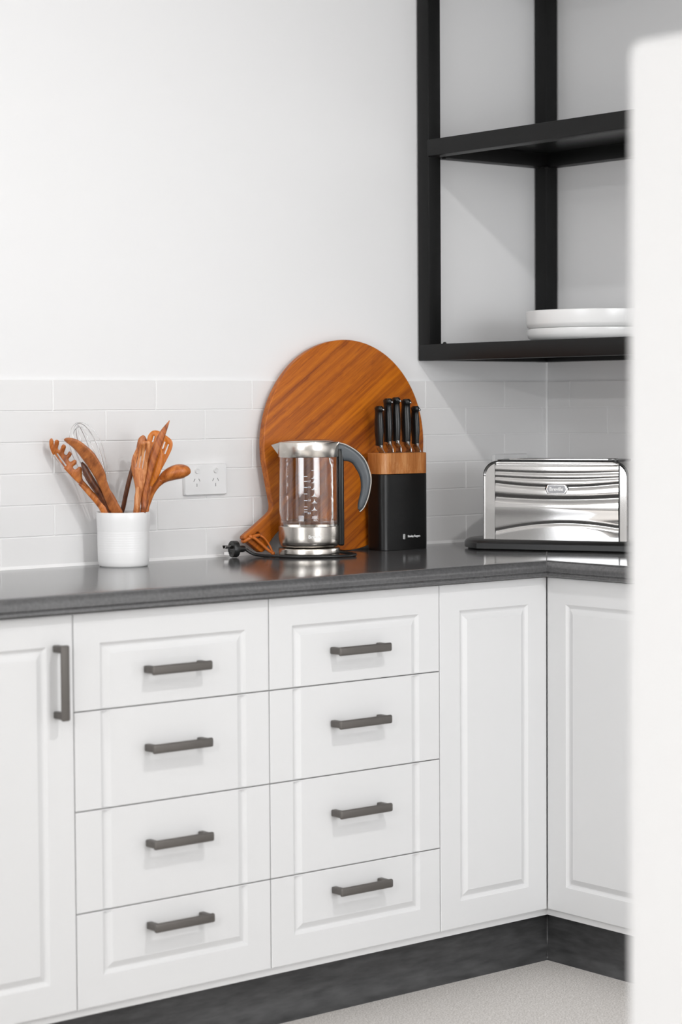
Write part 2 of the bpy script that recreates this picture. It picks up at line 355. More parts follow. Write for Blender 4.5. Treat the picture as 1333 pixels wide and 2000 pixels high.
obj('grout', bx(.0016, .006, -1.81, .0016, ZT, ZT+6*ROW+.0005), M_grout, wall_right)
# silicone beads: in the corner and along the back of the worktop
bm = bmesh.new(); prism_z(bm, [(.003, .003), (-.004, .003), (-.0025, -.0005), (-.0005, -.0025), (.003, -.004)], ZT, ZT+6*ROW)
obj('corner_seal', bm, M_seal, wall_back)
bm = bmesh.new(); prism_z(bm, [(.008, .008), (.002, .008), (.0035, .0045), (.0045, .0035), (.008, .002)], ZT+6*ROW, 2.6)
struct(obj('trim_1', bm, M_seal))
def seal(name, a, b, n, par):
    bm = bmesh.new(); a, b, n = Vector(a), Vector(b), Vector(n)
    P = [(0, -.001), (0, .0055), (.0025, .0022), (.006, -.001)]
    rings(bm, [[e+n*d+Vector((0, 0, h)) for d, h in P] for e in (a, b)]); obj(name, bm, M_seal, par)
seal('worktop_seal', (-2.75, 0, ZT+.001), (0, 0, ZT+.001), (0, -1, 0), wall_back)
seal('worktop_seal', (0, 0, ZT+.001), (0, -1.81, ZT+.001), (-1, 0, 0), wall_right)
# skirting under the cabinets (coved sheet vinyl)
def sweepL(bm, prof, xl, yr):
    rings(bm, [[(xl, -d, z) for d, z in prof], [(-d, -d, z) for d, z in prof]]) if yr is None else None
KP = [(.515, 0), (.515, .112), (.53, .112), (.531, .055), (.5325, .040), (.536, .026), (.542, .014), (.549, .006), (.557, .0015), (.558, 0)]
bm = bmesh.new(); rings(bm, [[(-2.7, -d, z) for d, z in KP], [(-d, -d, z) for d, z in KP]])
struct(obj('baseboard_back', bm, M_kick, auto=40))
bm = bmesh.new(); rings(bm, [[(-d, -d, z) for d, z in KP], [(-d, -1.8, z) for d, z in KP]])
struct(obj('baseboard_right', bm, M_kick, auto=40))
bm = bmesh.new(); tube(bm, [(-.5325, -.5325, .108), (-.5325, -.5325, .03), (-.537, -.537, .016), (-.55, -.55, .005), (-.555, -.555, .002)], .0035, 8)
obj('corner_weld', bm, M_kick, bpy.data.objects['baseboard_back'], True)

# ------------------------------------------------------------------ worktop
prof = [(.003, .8645), (.003, .9)]
for i in range(7):
    a = PI/2-PI/2*i/6; prof.append((.584+.016*math.cos(a), .884+.016*math.sin(a)))
prof += [(.6, .8765), (.5985, .8745), (.597, .8738), (.597, .8728), (.599, .872), (.5995, .8705), (.5995, .867), (.5975, .8645)]
bm = bmesh.new()
rings(bm, [[(-2.75, -d, z) for d, z in prof], [(-d, -d, z) for d, z in prof], [(-d, -1.81, z) for d, z in prof]])
wt = tag(obj('worktop', bm, M_top, auto=30), 'dark grey mottled laminate worktop running round the corner on white cabinets', 'worktop')
bm = bmesh.new(); J = [(d+.0001, z+.0002) for d, z in prof[1:9]]
rings(bm, [[(-d-.0007, -d+.0007, z) for d, z in J], [(-d+.0007, -d-.0007, z) for d, z in J]], caps=False, loop=False)
obj('mitre_joint', bm, M_slot, wt)

# ------------------------------------------------------------------ cabinets
GP = [(.057, 0), (.0585, .0014), (.0625, .0044), (.0655, .0052), (.0685, .0044), (.0785, 0)]
def panel(w, h, T=True, B=True, th=.018):
    """vinyl wrapped front, x 0..w, z 0..h, front face at y=0, groove profile GP"""
    bm = bmesh.new(); e = .0016
    R = [(0, e), (e*.3, e*.3), (e, 0)]+GP
    loops = []
    for k, (i, d) in enumerate(R):
        g = k >= 3
        zt = h-i if (T or not g) else h-e
        zb = i if (B or not g) else e
        loops.append([bm.verts.new(p) for p in ((i, d, zb), (w-i, d, zb), (w-i, d, zt), (i, d, zt))])
    for a, b in zip(loops, loops[1:]):
        for j in range(4):
            k = (j+1) % 4
            try: bm.faces.new((a[j], a[k], b[k], b[j]))
            except ValueError: pass
    bm.faces.new(loops[-1])
    bk = [bm.verts.new(p) for p in ((0, th, 0), (w, th, 0), (w, th, h), (0, th, h))]
    for j in range(4):
        k = (j+1) % 4; bm.faces.new((bk[j], bk[k], loops[0][k], loops[0][j]))
    bm.faces.new(bk[::-1])
    return bm
def panel_obj(name, bm, parent, loc):
    bmesh.ops.recalc_face_normals(bm, faces=bm.faces)
    o = obj(name, bm, M_cab, parent); o.location = loc; return o
HL, HH = .139, .0178
def handle_mesh(vert=False):
    bm = bmesh.new()
    box(bm, -HL/2, HL/2, -.036, -.028, -HH/2, HH/2, bev=.0039, seg=4)
    for s in (-1, 1):
        box(bm, s*(HL/2-.0085)-.0065, s*(HL/2-.0085)+.0065, -.030, -.0002, -HH/2+.002, HH/2-.002, bev=.0022, seg=2)
    bmesh.ops.recalc_face_normals(bm, faces=bm.faces)
    if vert: bmesh.ops.rotate(bm, verts=bm.verts, cent=(0, 0, 0), matrix=Matrix.Rotation(PI/2, 3, 'Y'))
    me = bpy.data.meshes.new('handle'); bm.to_mesh(me); bm.free(); me.materials.append(M_handle)
    for p in me.polygons: p.use_smooth = True
    me.set_sharp_from_angle(angle=math.radians(50)); return me
HM, HV = handle_mesh(), handle_mesh(True)
def add_handle(parent, x, z, vert=False):
    o = bpy.data.objects.new('handle', HV if vert else HM); C.objects.link(o); o.parent = parent; o.location = (x, 0, z)
Z0, Z1, G = .1225, .8615, .0009      # bottom and top of the fronts, half gap
def carcass(parent, w, d0=.020):
    obj('body', bx(0, w, d0, .575, .103, .8643), M_carc, parent)
def drawer_cabinet(x0, x1, label):
    t = thing('drawer_cabinet', label, 'cabinet', (x0, -DD, 0), group='drawer cabinets under the worktop'); w = x1-x0; carcass(t, w)
    zs = [.8615+G, .6790, .4928, .3020, Z0-G]; hz = [.747, .598, .4155, .2575]
    for k in range(4):
        a, b = zs[k+1]+G, zs[k]-G
        p = panel_obj('drawer', panel(w-2*G, b-a, T=(k == 0), B=(k == 3)), t, (G, 0, a))
        add_handle(p, w/2-G-.0045, hz[k]-a)
    return t
def door_cabinet(x0, x1, label, rotz=0, org=None, hside=1, nohandle=False):
    t = thing('base_cabinet', label, 'cabinet', org or (x0, -DD, 0), rotz); w = x1-x0; carcass(t, w)
    p = panel_obj('door', panel(w-2*G, Z1-Z0), t, (G, 0, Z0))
    if not nohandle: add_handle(p, (w-G-.038) if hside > 0 else .038, .740-Z0, True)
    return t
drawer_cabinet(-1.8055, -1.3510, 'white cabinet of four drawers below the crock and double socket')
drawer_cabinet(-1.3510, -.8970, 'white cabinet of four drawers below the kettle and cutting board')
door_cabinet(-2.2600, -1.8055, 'white panelled single door cabinet with vertical handle at the left edge')
door_cabinet(-2.7100, -2.2600, 'white panelled single door cabinet at the far left end of the worktop', hside=-1)
# corner cabinet with a folding pair of doors
t = thing('corner_cabinet', 'white corner cabinet with two panelled doors meeting in the corner, no handles', 'cabinet', (-DD, -DD, 0))
bm = bmesh.new()
L_ = [(-.319, .020), (.020, .020), (.020, -.3345), (.573, -.3345), (.573, .573), (-.319, .573)]
prism_z(bm, L_, .103, .8643); obj('body', bm, M_carc, t)
panel_obj('door', panel(.319-2*G, Z1-Z0), t, (-.319+G, 0, Z0))
p = panel_obj('door', panel(.3345-2*G, Z1-Z0), t, (0, -G, Z0)); p.rotation_euler = (0, 0, -PI/2)
door_cabinet(0, .4475, 'white panelled single door cabinet on the right wall beside the corner cabinet', -PI/2, (-DD, -.9125, 0), hside=1)
door_cabinet(0, .4475, 'white panelled single door cabinet on the right wall, furthest from the corner', -PI/2, (-DD, -1.36, 0), hside=-1)

# ------------------------------------------------------------------ sockets
def socket(loc, label):
    t = thing('power_socket', label, 'socket', loc, group='double wall sockets above the worktop')
    w, h = .1165, .070
    bm = bmesh.new(); rings(bm, [[(x, y, z) for x, z in rrect(-w/2+i, w/2-i, -h/2+i, h/2-i, .004, 3)] for i, y in ((0, -.0003), (0, -.007), (.0015, -.0095))])
    obj('plate', bm, M_plastic, t, auto=40)
    for s in (-1, 1):
        cx = s*.026+.0005
        bm = bmesh.new(); lathe(bm, [(0, 0), (.0062, 0), (.0062, .003), (.0055, .0042), (0, .0030)], 20)
        bmesh.ops.rotate(bm, verts=bm.verts, cent=(0, 0, 0), matrix=Matrix.Rotation(PI/2+.18, 3, 'X'))
        bmesh.ops.translate(bm, verts=bm.verts, vec=(cx, -.0092, .0205)); obj('rocker_switch', bm, M_plastic, t, auto=40)
        bm = bmesh.new()
        for dx, dz, a in ((-.0068, .001, .5), (.0068, .001, -.5), (0, -.0105, 0)):
            r0 = bmesh.ops.create_cube(bm, size=1)['verts']
            for v in r0:
                q = Vector((v.co.x*.0016, v.co.y*.0006, v.co.z*.0072)); q = Matrix.Rotation(a, 3, 'Y') @ q
                v.co = q+Vector((cx+dx, -.0096, dz-.002))
        obj('socket_opening', bm, M_opening, t)
    return t
socket((-1.0898, 0, 1.0775), 'white double wall socket on the tiles between the utensil crock and kettle')
socket((-.1365, 0, 1.0815), 'white double wall socket half hidden behind the chrome toaster')

# ------------------------------------------------------------------ open steel shelf
sh = thing('wall_shelf', 'black square-tube steel shelf frame hanging in the corner above the toaster', 'shelf', (0, 0, 1.349))
W = .040; XF = -.44; YE = -1.62; H = 2.375-1.349
lev = [0, .4925, .986]
def rail(name, *a):
    obj(name, bx(*a, bev=.0022, seg=2), M_black, sh, auto=30)
for (x, y) in ((XF, .005-W-.004), (-W, .005-W-.004), (XF, YE), (-W, YE)):
    z0 = lev[0]+W
    rail('post', x, x+W, y, y+W, z0-.001, H)
for k, z in enumerate(lev):
    off = 0 if k == 0 else .003
    y1 = .001 if k == 0 else -.037
    rail('front_rail', XF-off, XF+W-off, YE, y1, z, z+W)
    rail('back_rail', -W+.0005, -.0005, YE, -.037 if k else .001, z, z+W)
    rail('side_rail', XF+W-.001, -W+.001, -.0385, .001, z+.0004, z+W-.0004)
    rail('side_rail', XF+W-.001, -W+.001, YE+.001, YE+W-.001, z+.0004, z+W-.0004)
    obj('shelf_board', bx(XF+W-.002, -W+.002, YE+W-.002, -.037, z+W-.006, z+W-.0005), M_blackg, sh)
    for (x, y) in ((XF+W+.006, -W-.004), (-W-.004, -W-.004)):
        bm = bmesh.new(); lathe(bm, [(0, -.003), (.0045, -.003), (.005, 0), (.0035, .003), (0, .004)], 14, (x, y, z+(W+.002 if k == 0 else -.001))); obj('bolt_head', bm, M_black, sh, True)

# ------------------------------------------------------------------ bowls on the shelf
def platter(z, label, h, r):
    bm = bmesh.new()
    lathe(bm, [(0, .001), (r*.80, .001), (r*.84, 0), (r*.86, .0015), (r*.93, .004), (r*.985, .0105), (r, .018), (r, h-.001), (r-.0018, h), (r-.004, h-.001), (r-.005, .018), (r*.93, .009), (r*.80, .006), (0, .006)], 72)
    o = obj('bowl', bm, M_white, auto=50); o.location = (-.2, -.365, z); tag(o, label, 'bowl', 'white bowls stacked on the lower shelf')
platter(1.3886, 'shallow white round bowl at the bottom of the stack on the black shelf', .031, .163)
platter(1.4140, 'deep white round bowl on top of the stack on the black shelf', .048, .165)

# ------------------------------------------------------------------ crock
rz = -yaw
CRX, CRY = -1.3595, -.0775
bm = bmesh.new()
pr = [(0, .002), (.049, .002), (.050, 0), (.0515, .0005), (.0535, .004), (.0548, .012), (.0556, .030)]
z = .034
for i in range(9):
    pr += [(.0557+.00002*i, z), (.05558+.00002*i, z+.001), (.05570+.00002*i, z+.002)]; z += .0045+.0006*(i % 3)
pr += [(.0572, .100), (.0578, .1145), (.0572, .1165), (.0555, .1168), (.0545, .1155), (.0530, .100), (.0515, .010), (0, .008)]
lathe(bm, pr, 72)
o = obj('utensil_crock', bm, M_crock, auto=50); o.location = (CRX, CRY, ZT); tag(o, 'white ribbed stoneware crock full of wooden utensils, on the worktop', 'crock')
OR_D, OR_M, OR_L = (.20, .05, .012), (.42, .125, .030), (.62, .24, .075)
def uw(name, dark=OR_D, mid=OR_M, light=OR_L, sc_=2.4, ang=0.0): return wood(name, dark, mid, light, (0, PI/2+ang, 0), sc_, rough=.38)
W1 = uw('acacia_server', (.22, .05, .008), (.46, .13, .022), (.66, .23, .050), ang=-.5)
W2 = uw('acacia_spatula', (.20, .06, .018), (.36, .115, .032), (.52, .18, .045), ang=-.5)
W3 = uw('dark_acacia', (.035, .012, .006), (.085, .025, .010), (.17, .055, .018), ang=-.5)
W4 = uw('acacia_fork', (.22, .055, .012), (.50, .165, .045), (.74, .36, .15), ang=.1)
W5 = uw('acacia_blade', (.09, .025, .008), (.38, .10, .02), (.55, .19, .04), ang=.4)
W6 = uw('acacia_turner', (.40, .10, .008), (.60, .17, .012), (.72, .25, .03), ang=.4)
def S(k): return [Vector(p)/1000 for p in SHAPE[k]]
UG = 'utensils standing in the white crock'
def utensil(name, label, cat='utensil'): return thing(name, label, cat, (CRX, CRY, ZT), rz, group=UG)
FR = Matrix(((1, 0, 0, 0), (0, 0, -1, 0), (0, 1, 0, 0), (0, 0, 0, 1)))   # outline plane -> upright
def pip(p, poly):
    c = False; x, y = p; j = len(poly)-1
    for i in range(len(poly)):
        (x1, y1), (x2, y2) = poly[i], poly[j]
        if (y1 > y) != (y2 > y) and x < (x2-x1)*(y-y1)/(y2-y1)+x1: c = not c
        j = i
    return c
def dist(p, polys):
    d = 1e9
    for P in polys:
        for i in range(len(P)):
            a, b = Vector(P[i-1]), Vector(P[i]); q = Vector(p); ab = b-a
            t = max(0, min(1, (q-a).dot(ab)/max(ab.dot(ab), 1e-12))); d = min(d, (q-a-ab*t).length)
    return d
def leaf(parent, name, keys, thick, bev, m, fn=None, step=.0035):
    """flat carved piece with slots: the depth plane is fitted to the outline, then dished by fn(u, z)"""
    P = S(keys[0]); n = len(P)
    mz = sum(p.z for p in P)/n; mw = sum(p.y for p in P)/n
    b = sum((p.z-mz)*(p.y-mw) for p in P)/max(sum((p.z-mz)**2 for p in P), 1e-9); a = mw-b*mz
    polys = [[(q.x, q.z) for q in spline(P, 3, True)]]+[[(q.x, q.z) for q in S(k)] for k in keys[1:]]
    V = []; E = []
    for Q in polys:
        k = len(V); V += [Vector(q) for q in Q]; E += [(k+i, k+(i+1) % len(Q)) for i in range(len(Q))]
    xs = [q[0] for q in polys[0]]; zs = [q[1] for q in polys[0]]
    z = min(zs); row = 0
    while z < max(zs):
        x = min(xs)+(row % 2)*step/2
        while x < max(xs):
            if pip((x, z), polys[0]) and not any(pip((x, z), h) for h in polys[1:]) and dist((x, z), polys) > step*.45: V.append(Vector((x, z)))
            x += step
        z += step*.87; row += 1
    vo, eo, fo = delaunay_2d_cdt(V, E, [], 0, 1e-6)[:3]
    keep = []
    for f in fo:
        c = sum((vo[i] for i in f), Vector((0, 0)))/len(f)
        if pip(c, polys[0]) and not any(pip(c, h) for h in polys[1:]): keep.append(f)
    used = sorted({i for f in keep for i in f}); bm = bmesh.new(); fr, bk = {}, {}
    for i in used:
        x, z = vo[i]; d = dist((x, z), polys); h = thick/2*(.42+.58*math.sqrt(max(0, 1-(1-min(1, d/bev))**2))) if bev else thick/2
        w = a+b*z+(fn(x, z) if fn else 0); fr[i] = bm.verts.new((x, w-h, z)); bk[i] = bm.verts.new((x, w+h, z))
    cnt = {}
    for f in keep:
        bm.faces.new([fr[i] for i in f]); bm.faces.new([bk[i] for i in reversed(f)])
        for i in range(len(f)):
            e = (f[i], f[(i+1) % len(f)]); cnt[e] = 1
    for (i, j) in cnt:
        if (j, i) not in cnt: bm.faces.new((fr[j], fr[i], bk[i], bk[j]))
    return obj(name, bm, m, parent, auto=60)
def shaft(parent, name, pts, ab, m):
    bm = bmesh.new(); loft(bm, pts, ab, (0, 1, 0)); obj(name, bm, m, parent, True)
# 1 spaghetti server
t = utensil('spaghetti_server', 'wooden spaghetti server with toothed rim and two slots, furthest left in the crock')
leaf(t, 'head', ['server_out', 'server_s1', 'server_s2'], .0065, .003, W1, lambda x, z: .010*math.exp(-((x+.120)/.03)**2-((z-.245)/.035)**2))
shaft(t, 'shaft', [(-.088, -.043, .180), (-.070, -.040, .163), (-.044, -.034, .135), (-.0345, -.031, .114), (.004, -.008, .012)], [(.003, .002), (.0062, .0035), (.009, .0055), (.008, .006), (.006, .006)], W1)
# 2 whisk
t = utensil('whisk', 'wire balloon whisk rising behind the broad wooden spatula')
A, B = S('whisk_axis'); ax = (B-A); L = ax.length; ax.normalize(); s1 = ax.cross(Vector((0, 1, 0))).normalized(); s2 = ax.cross(s1)
for k in range(5):
    a = PI*k/5+.25; d = s1*math.cos(a)+s2*math.sin(a); pts = []
    Lk = L*(1.0-.012*k)
    Rw = .033-.0012*k; c0 = .70         # widest at 70 % of the length, round end beyond it
    half = []
    for i in range(13):
        u = c0*i/12; half.append((u, .0022+(Rw-.0022)*math.sin(PI/2*u/c0)**1.3))
    for i in range(1, 9):
        q = PI/2*i/8; half.append((c0+(1-c0)*math.sin(q), Rw*math.cos(q)))
    for u, w_ in half: pts.append(A+ax*Lk*u+d*w_)
    for u, w_ in reversed(half[:-1]): pts.append(A+ax*Lk*u-d*w_)
    bm = bmesh.new(); tube(bm, spline(pts, 2), .00075, 6); obj('wire', bm, M_wire, t, True)
bm = bmesh.new(); tube(bm, [A+ax*.012, A-ax*.004, A-ax*.02], [.0052, .006, .006], 14); obj('ferrule', bm, M_chrome, t, True)
shaft(t, 'grip', [A-ax*.018, A-ax*.05, Vector((.0, .01, .02))], [(.006, .006), (.0065, .0065), (.006, .006)], M_blkplast)
# 3 broad spatula in front
t = utensil('spatula', 'broad solid wooden spatula leaning left in front of the whisk')
leaf(t, 'blade', ['flat_out'], .0085, .004, W2, lambda x, z: 0)
shaft(t, 'shaft', [(-.030, -.050, .172), (-.021, -.044, .152), (-.011, -.0335, .117), (.012, .006, .012)], [(.002, .002), (.007, .004), (.0095, .005), (.006, .005)], W2)
# 4 dark spoon
t = utensil('wooden_spoon', 'dark brown spoon seen edge-on between spaghetti server and broad spatula')
P = S('dark_spoon'); shaft(t, 'bowl', P+[Vector((.006, .0, .015))], [(.002, .003), (.0065, .01), (.0085, .014), (.0085, .013), (.0075, .008), (.006, .005), (.005, .0045), (.005, .005)], W3)
# 5 back spoon with a thin dark stem
t = utensil('wooden_spoon', 'rounded spoon at the back whose thin dark stem leans right, behind the grooved fork')
P = S('spoon_back'); bm = bmesh.new(); loft(bm, P[:5], [(.0015, .001), (.0075, .003), (.010, .0045), (.010, .0045), (.005, .0045)], (0, 1, 0)); obj('bowl', bm, W4, t, True)
shaft(t, 'shaft', P[4:]+[Vector((-.03, .03, .06)), Vector((-.034, .030, .013))], [(.005, .0045)]*5+[(.005, .0045)]*2, uw('dark_stem', (.06, .02, .01), (.16, .05, .018), (.3, .1, .03), ang=.3))
# 6 fork
t = utensil('salad_fork', 'pale striped wooden fork with long grooves, front centre of the crock')
leaf(t, 'head', ['fork_out', 'fork_s1', 'fork_s2', 'fork_s3'], .0075, .004, W4, lambda x, z: .007*math.exp(-((x-.04)/.02)**2-((z-.22)/.045)**2))
shaft(t, 'shaft', [(.037, -.0450, .172), (.0340, -.0425, .150), (.031, -.0390, .116), (.008, .0, .012)], [(.003, .002), (.005, .0035), (.0058, .005), (.005, .005)], W4)
# 7 long blade
t = utensil('wooden_knife', 'tallest utensil, narrow pointed wooden blade with a dark tip')
P = S('blade'); shaft(t, 'blade', P+[Vector((.015, .005, .012))], [(.0006, .001), (.0035, .003), (.0065, .004), (.0085, .005), (.0095, .006), (.0095, .006), (.0085, .006), (.0075, .006), (.0065, .005), (.006, .005), (.005, .005)], W5)
# 8 slotted turner
t = utensil('slotted_turner', 'orange-brown wooden turner with four slots, behind the narrow blade')
leaf(t, 'head', ['turner_out', 'turner_s1', 'turner_s2', 'turner_s3', 'turner_s4'], .006, .0025, W6)
shaft(t, 'shaft', [(.052, .003, .150), (.0465, .0, .116), (.018, .004, .012)], [(.005, .0035), (.005, .004), (.005, .005)], W6)
# 9 small spoon
t = utensil('wooden_spoon', 'small oval wooden spoon in front of the slotted turner')
P = S('small_spoon'); shaft(t, 'bowl', P[:7]+[Vector((.052, -.012, .150))], [(.0008, .001), (.004, .003), (.0062, .004), (.0085, .005), (.009, .0055), (.0075, .005), (.005, .004), (.004, .004)], W6)
shaft(t, 'shaft', [P[6], P[8], Vector((.0445, -.012, .114)), Vector((.02, -.01, .012))], [(.005, .004)]*4, W5)
# 10 ladle-like serving spoon
t = utensil('serving_spoon', 'big deep wooden serving spoon whose bowl points right towards the socket')
P = S('ladle'); shaft(t, 'bowl', P[:8], [(.002, .003), (.008, .009), (.0135, .018), (.0160, .022), (.0155, .021), (.0130, .016), (.0095, .009), (.0065, .006)], W1)
shaft(t, 'shaft', P[6:10]+[Vector((.0475, .008, .114)), Vector((.02, .012, .012))], [(.0085, .009), (.007, .007), (.006, .0055), (.0055, .005), (.005, .005), (.005, .005)], W1)

# ------------------------------------------------------------------ round cutting board
W_board = wood('teak_board', (.24, .048, .001), (.45, .112, .002), (.60, .17, .003), (0, math.radians(34), 0), 1.9, strips=24, stripdir=2, rough=.45, along=.6, warpk=.8)
W_tie = mat('tan_leather_cord', (.50, .13, .015), .5)
th = math.atan(.03/.5)
t = thing('cutting_board', 'big round wooden paddle board leaning on the tiles behind kettle and knife block', 'cutting board', (-.7019, -.052, ZT-.0005)); t.rotation_euler = (-th, 0, 0)
R_b = .2458; cz = .2544
def rr(a):
    d = math.degrees(a) % 360
    return R_b+.0062*math.cos(2*(a-math.radians(42)))*(1 if d < 200 else .4)-.002+(.0085*math.exp(-((d-268)/28)**2))
out = [(-.2291, -.1197), (-.2262, -.137), (-.2310, -.1530), (-.262, -.1745), (-.290, -.1925), (-.3080, -.2035), (-.3115, -.2085), (-.309, -.2140), (-.285, -.2315), (-.2680, -.2430), (-.2600, -.2440), (-.2530, -.2390), (-.236, -.2205), (-.2135, -.2000), (-.187, -.1880), (-.160, -.1930)]
for i in range(0, 41):
    a = math.radians(238+i*(556-238)/40); out.append((rr(a)*math.cos(a), rr(a)*math.sin(a)))
outl = [(p.x, p.y+cz) for p in spline([(x, z, 0) for x, z in out], 4, True)]
hole = [(-.272+.007*math.cos(a), -.2055+cz+.007*math.sin(a)) for a in [2*PI*i/14 for i in range(14)]]
FB = Matrix(((1, 0, 0, 0), (0, 0, 1, .009), (0, 1, 0, 0), (0, 0, 0, 1)))
flat2d('board', [outl, hole], .018, .0022, W_board, t, FB)
bm = bmesh.new()
loop = [(-.272, .012, cz-.2055), (-.272, -.004, cz-.2055), (-.286, -.0055, cz-.2070), (-.303, -.004, cz-.213), (-.309, .006, cz-.219), (-.302, .020, cz-.216), (-.285, .022, cz-.208), (-.272, .021, cz-.2055)]
tube(bm, spline(loop, 6), .0038, 8)
tube(bm, spline([(-.300, -.005, cz-.207), (-.287, -.0075, cz-.2130), (-.274, -.0085, cz-.2230), (-.262, -.0095, cz-.2330), (-.252, -.012, cz-.2420), (-.243, -.014, cz-.2480)], 6), .0036, 8)
tube(bm, spline([(-.272, -.004, cz-.2055), (-.262, -.008, cz-.212), (-.252, -.009, cz-.2240), (-.246, -.012, cz-.2370), (-.243, -.014, cz-.2480)], 6), .0024, 8)
bmesh.ops.create_icosphere(bm, subdivisions=2, radius=.0048, matrix=Matrix.Translation((-.2425, -.014, cz-.2485)))
bmesh.ops.create_icosphere(bm, subdivisions=2, radius=.0052, matrix=Matrix.Translation((-.298, -.006, cz-.2085)))
obj('leather_cord', bm, W_tie, t, True)

# ------------------------------------------------------------------ kettle
KX, KY = -.8865, -.1255
t = thing('electric_kettle', 'glass and brushed steel electric kettle with a grey curved handle', 'kettle', (KX, KY, ZT), rz)
bm = bmesh.new(); lathe(bm, [(0, .003), (.068, .003), (.0695, .0045), (.0702, .017), (.0695, .0195), (.067, .0205), (0, .0205)], 72)
base = obj('power_base', bm, M_brush, t, auto=40)
bm = bmesh.new(); lathe(bm, [(0, 0), (.0690, 0), (.0697, .0012), (.0692, .0031), (0, .0031)], 64); obj('foot_ring', bm, M_rubber, base, auto=40)
bm = bmesh.new(); lathe(bm, [(0, .0215), (.0600, .0215), (.0645, .0235), (.0680, .0285), (.0693, .036), (.0695, .044), (.0695, .0690), (.0688, .0698), (.0655, .0698), (.0655, .066), (0, .066)], 96); obj('lower_band', bm, M_brush, t, auto=30)
bm = bmesh.new(); lathe(bm, [(.0650, .0700), (.0685, .0700), (.0685, .2262), (.0650, .2262)], 96, close=True); obj('glass_wall', bm, M_glass, t, auto=40)
bm = bmesh.new(); lathe(bm, [(0, .0662), (.0646, .0662), (.0646, .0825), (0, .0825)], 72); obj('water', bm, M_water, t, auto=40)
bm = bmesh.new(); lathe(bm, [(.066, .2258), (.0692, .2256), (.0697, .2266), (.0697, .2575), (.0690, .2598), (.0668, .2608), (.0645, .2598), (.0645, .235)], 96, close=True); band = obj('rim_band', bm, M_brush, t, auto=40)
bm = bmesh.new(); lathe(bm, [(0, .2540), (.0638, .2540), (.0638, .2605), (.0610, .2632), (.040, .2655), (0, .2668)], 64); obj('lid', bm, M_brush, t, auto=40)
# spout
bm = bmesh.new(); a0 = math.radians(26); r = .0692
pL = [(-r*math.cos(a0), -r*math.sin(a0)), (-r*math.cos(a0), r*math.sin(a0))]
v = [bm.verts.new(q) for q in ((pL[0][0], pL[0][1], .2600), (-.0855, 0, .2535), (pL[1][0], pL[1][1], .2600), (-r, 0, .2310), (-.055, 0, .2585))]
for f in ((0, 1, 3), (1, 2, 3), (0, 4, 1), (1, 4, 2), (0, 3, 4), (3, 2, 4)): bm.faces.new([v[i] for i in f])
bmesh.ops.bevel(bm, geom=[e for e in bm.edges], offset=.0007, segments=2, affect='EDGES')
obj('spout', bm, M_brush, t, auto=60)
# spine and handle
bm = bmesh.new(); box(bm, .0660, .0800, -.013, .013, .0240, .2480, bev=.004, seg=3); obj('spine', bm, M_blkplast, t, auto=40)
bm = bmesh.new(); P = S('kettle_out'); Q = S('kettle_in')
out = [(.068, .262)]+[(p.x, p.z) for p in spline(P, 4)]+[(p.x, p.z) for p in reversed(spline(Q, 4))]+[(.068, .222)]
bm.free(); flat2d('handle', [out], .026, .0085, M_greyp, t, FR)
bm = bmesh.new(); C3 = spline([Vector((.0690, 0, .2590))]+P, 5); R = []
for i, p in enumerate(C3):
    tt = (C3[min(i+1, len(C3)-1)]-C3[max(i-1, 0)]).normalized(); nn = tt.cross(Vector((0, 1, 0))); nn = -nn if nn.dot(Vector((.1, 0, .1))) < 0 else nn
    nn = nn if (p+nn*.001-Vector((.07, 0, .17))).length > (p-Vector((.07, 0, .17))).length else -nn
    R.append([p+nn*a+Vector((0, b, 0)) for a, b in ((-.001, -.0095), (.0012, -.0095), (.0022, -.006), (.0022, .006), (.0012, .0095), (-.001, .0095))])
rings(bm, R); obj('handle_strip', bm, M_brush, t, auto=50)
# level tube inside, printed level marks outside
bm = bmesh.new(); tube(bm, spline([(.047, -.030, .2250), (.0485, -.030, .213), (.052, -.030, .198), (.0525, -.030, .12), (.0525, -.030, .0845)], 5), .0017, 8); obj('filter_wire', bm, M_chrome, t, True)
def on_glass(u, z, w, h):
    return [(u-w/2, z-h/2), (u+w/2, z-h/2), (u+w/2, z+h/2), (u-w/2, z+h/2)]
bm = bmesh.new(); rg = .0687
def quad(pts):
    vs = [bm.verts.new((rg*math.sin(u/rg), -rg*math.cos(u/rg), z)) for u, z in pts]; bm.faces.new(vs)
for i, z in enumerate((.197, .1790, .1690, .1540, .1385, .1240, .1075)):
    quad(on_glass(.0137, z, .0125, .0010))
    if i: quad([(.0137-.0035, z+.0012), (.0137+.0035, z+.0012), (.0137, z+.0062)]); quad(on_glass(.0137, z+.006, .0012, .004))
quad(on_glass(.0137, .0925, .0115, .0018)); quad(on_glass(.0137, .0890, .0125, .0010))
for z in (.1835, .1725, .1590, .1445, .1295, .1155, .1090, .1040):
    quad(on_glass(-.0060, z, .0075, .0011))
obj('level_marks', bm, M_print, t)
def wrap(o, r, u0, z0):
    for v in o.data.vertices:
        u, zz, d = v.co.x+u0, v.co.y+z0, v.co.z
        v.co = ((r+d)*math.sin(u/r), -(r+d)*math.cos(u/r), zz)
for s_, z in (('1.7', .1725), ('1.5', .1595), ('1.0', .1300), ('0.5', .1010)):
    o = text('level_figure', s_, .0058, .0001, M_print, t, Matrix()); wrap(o, rg, .0018, z)
M_logo = mat('etched_logo', (.85, .85, .85), .5)
o = text('logo', 'Breville', .0105, .0003, M_logo, t, Matrix(), bold=.00012); wrap(o, .0697, .0150, .0475)
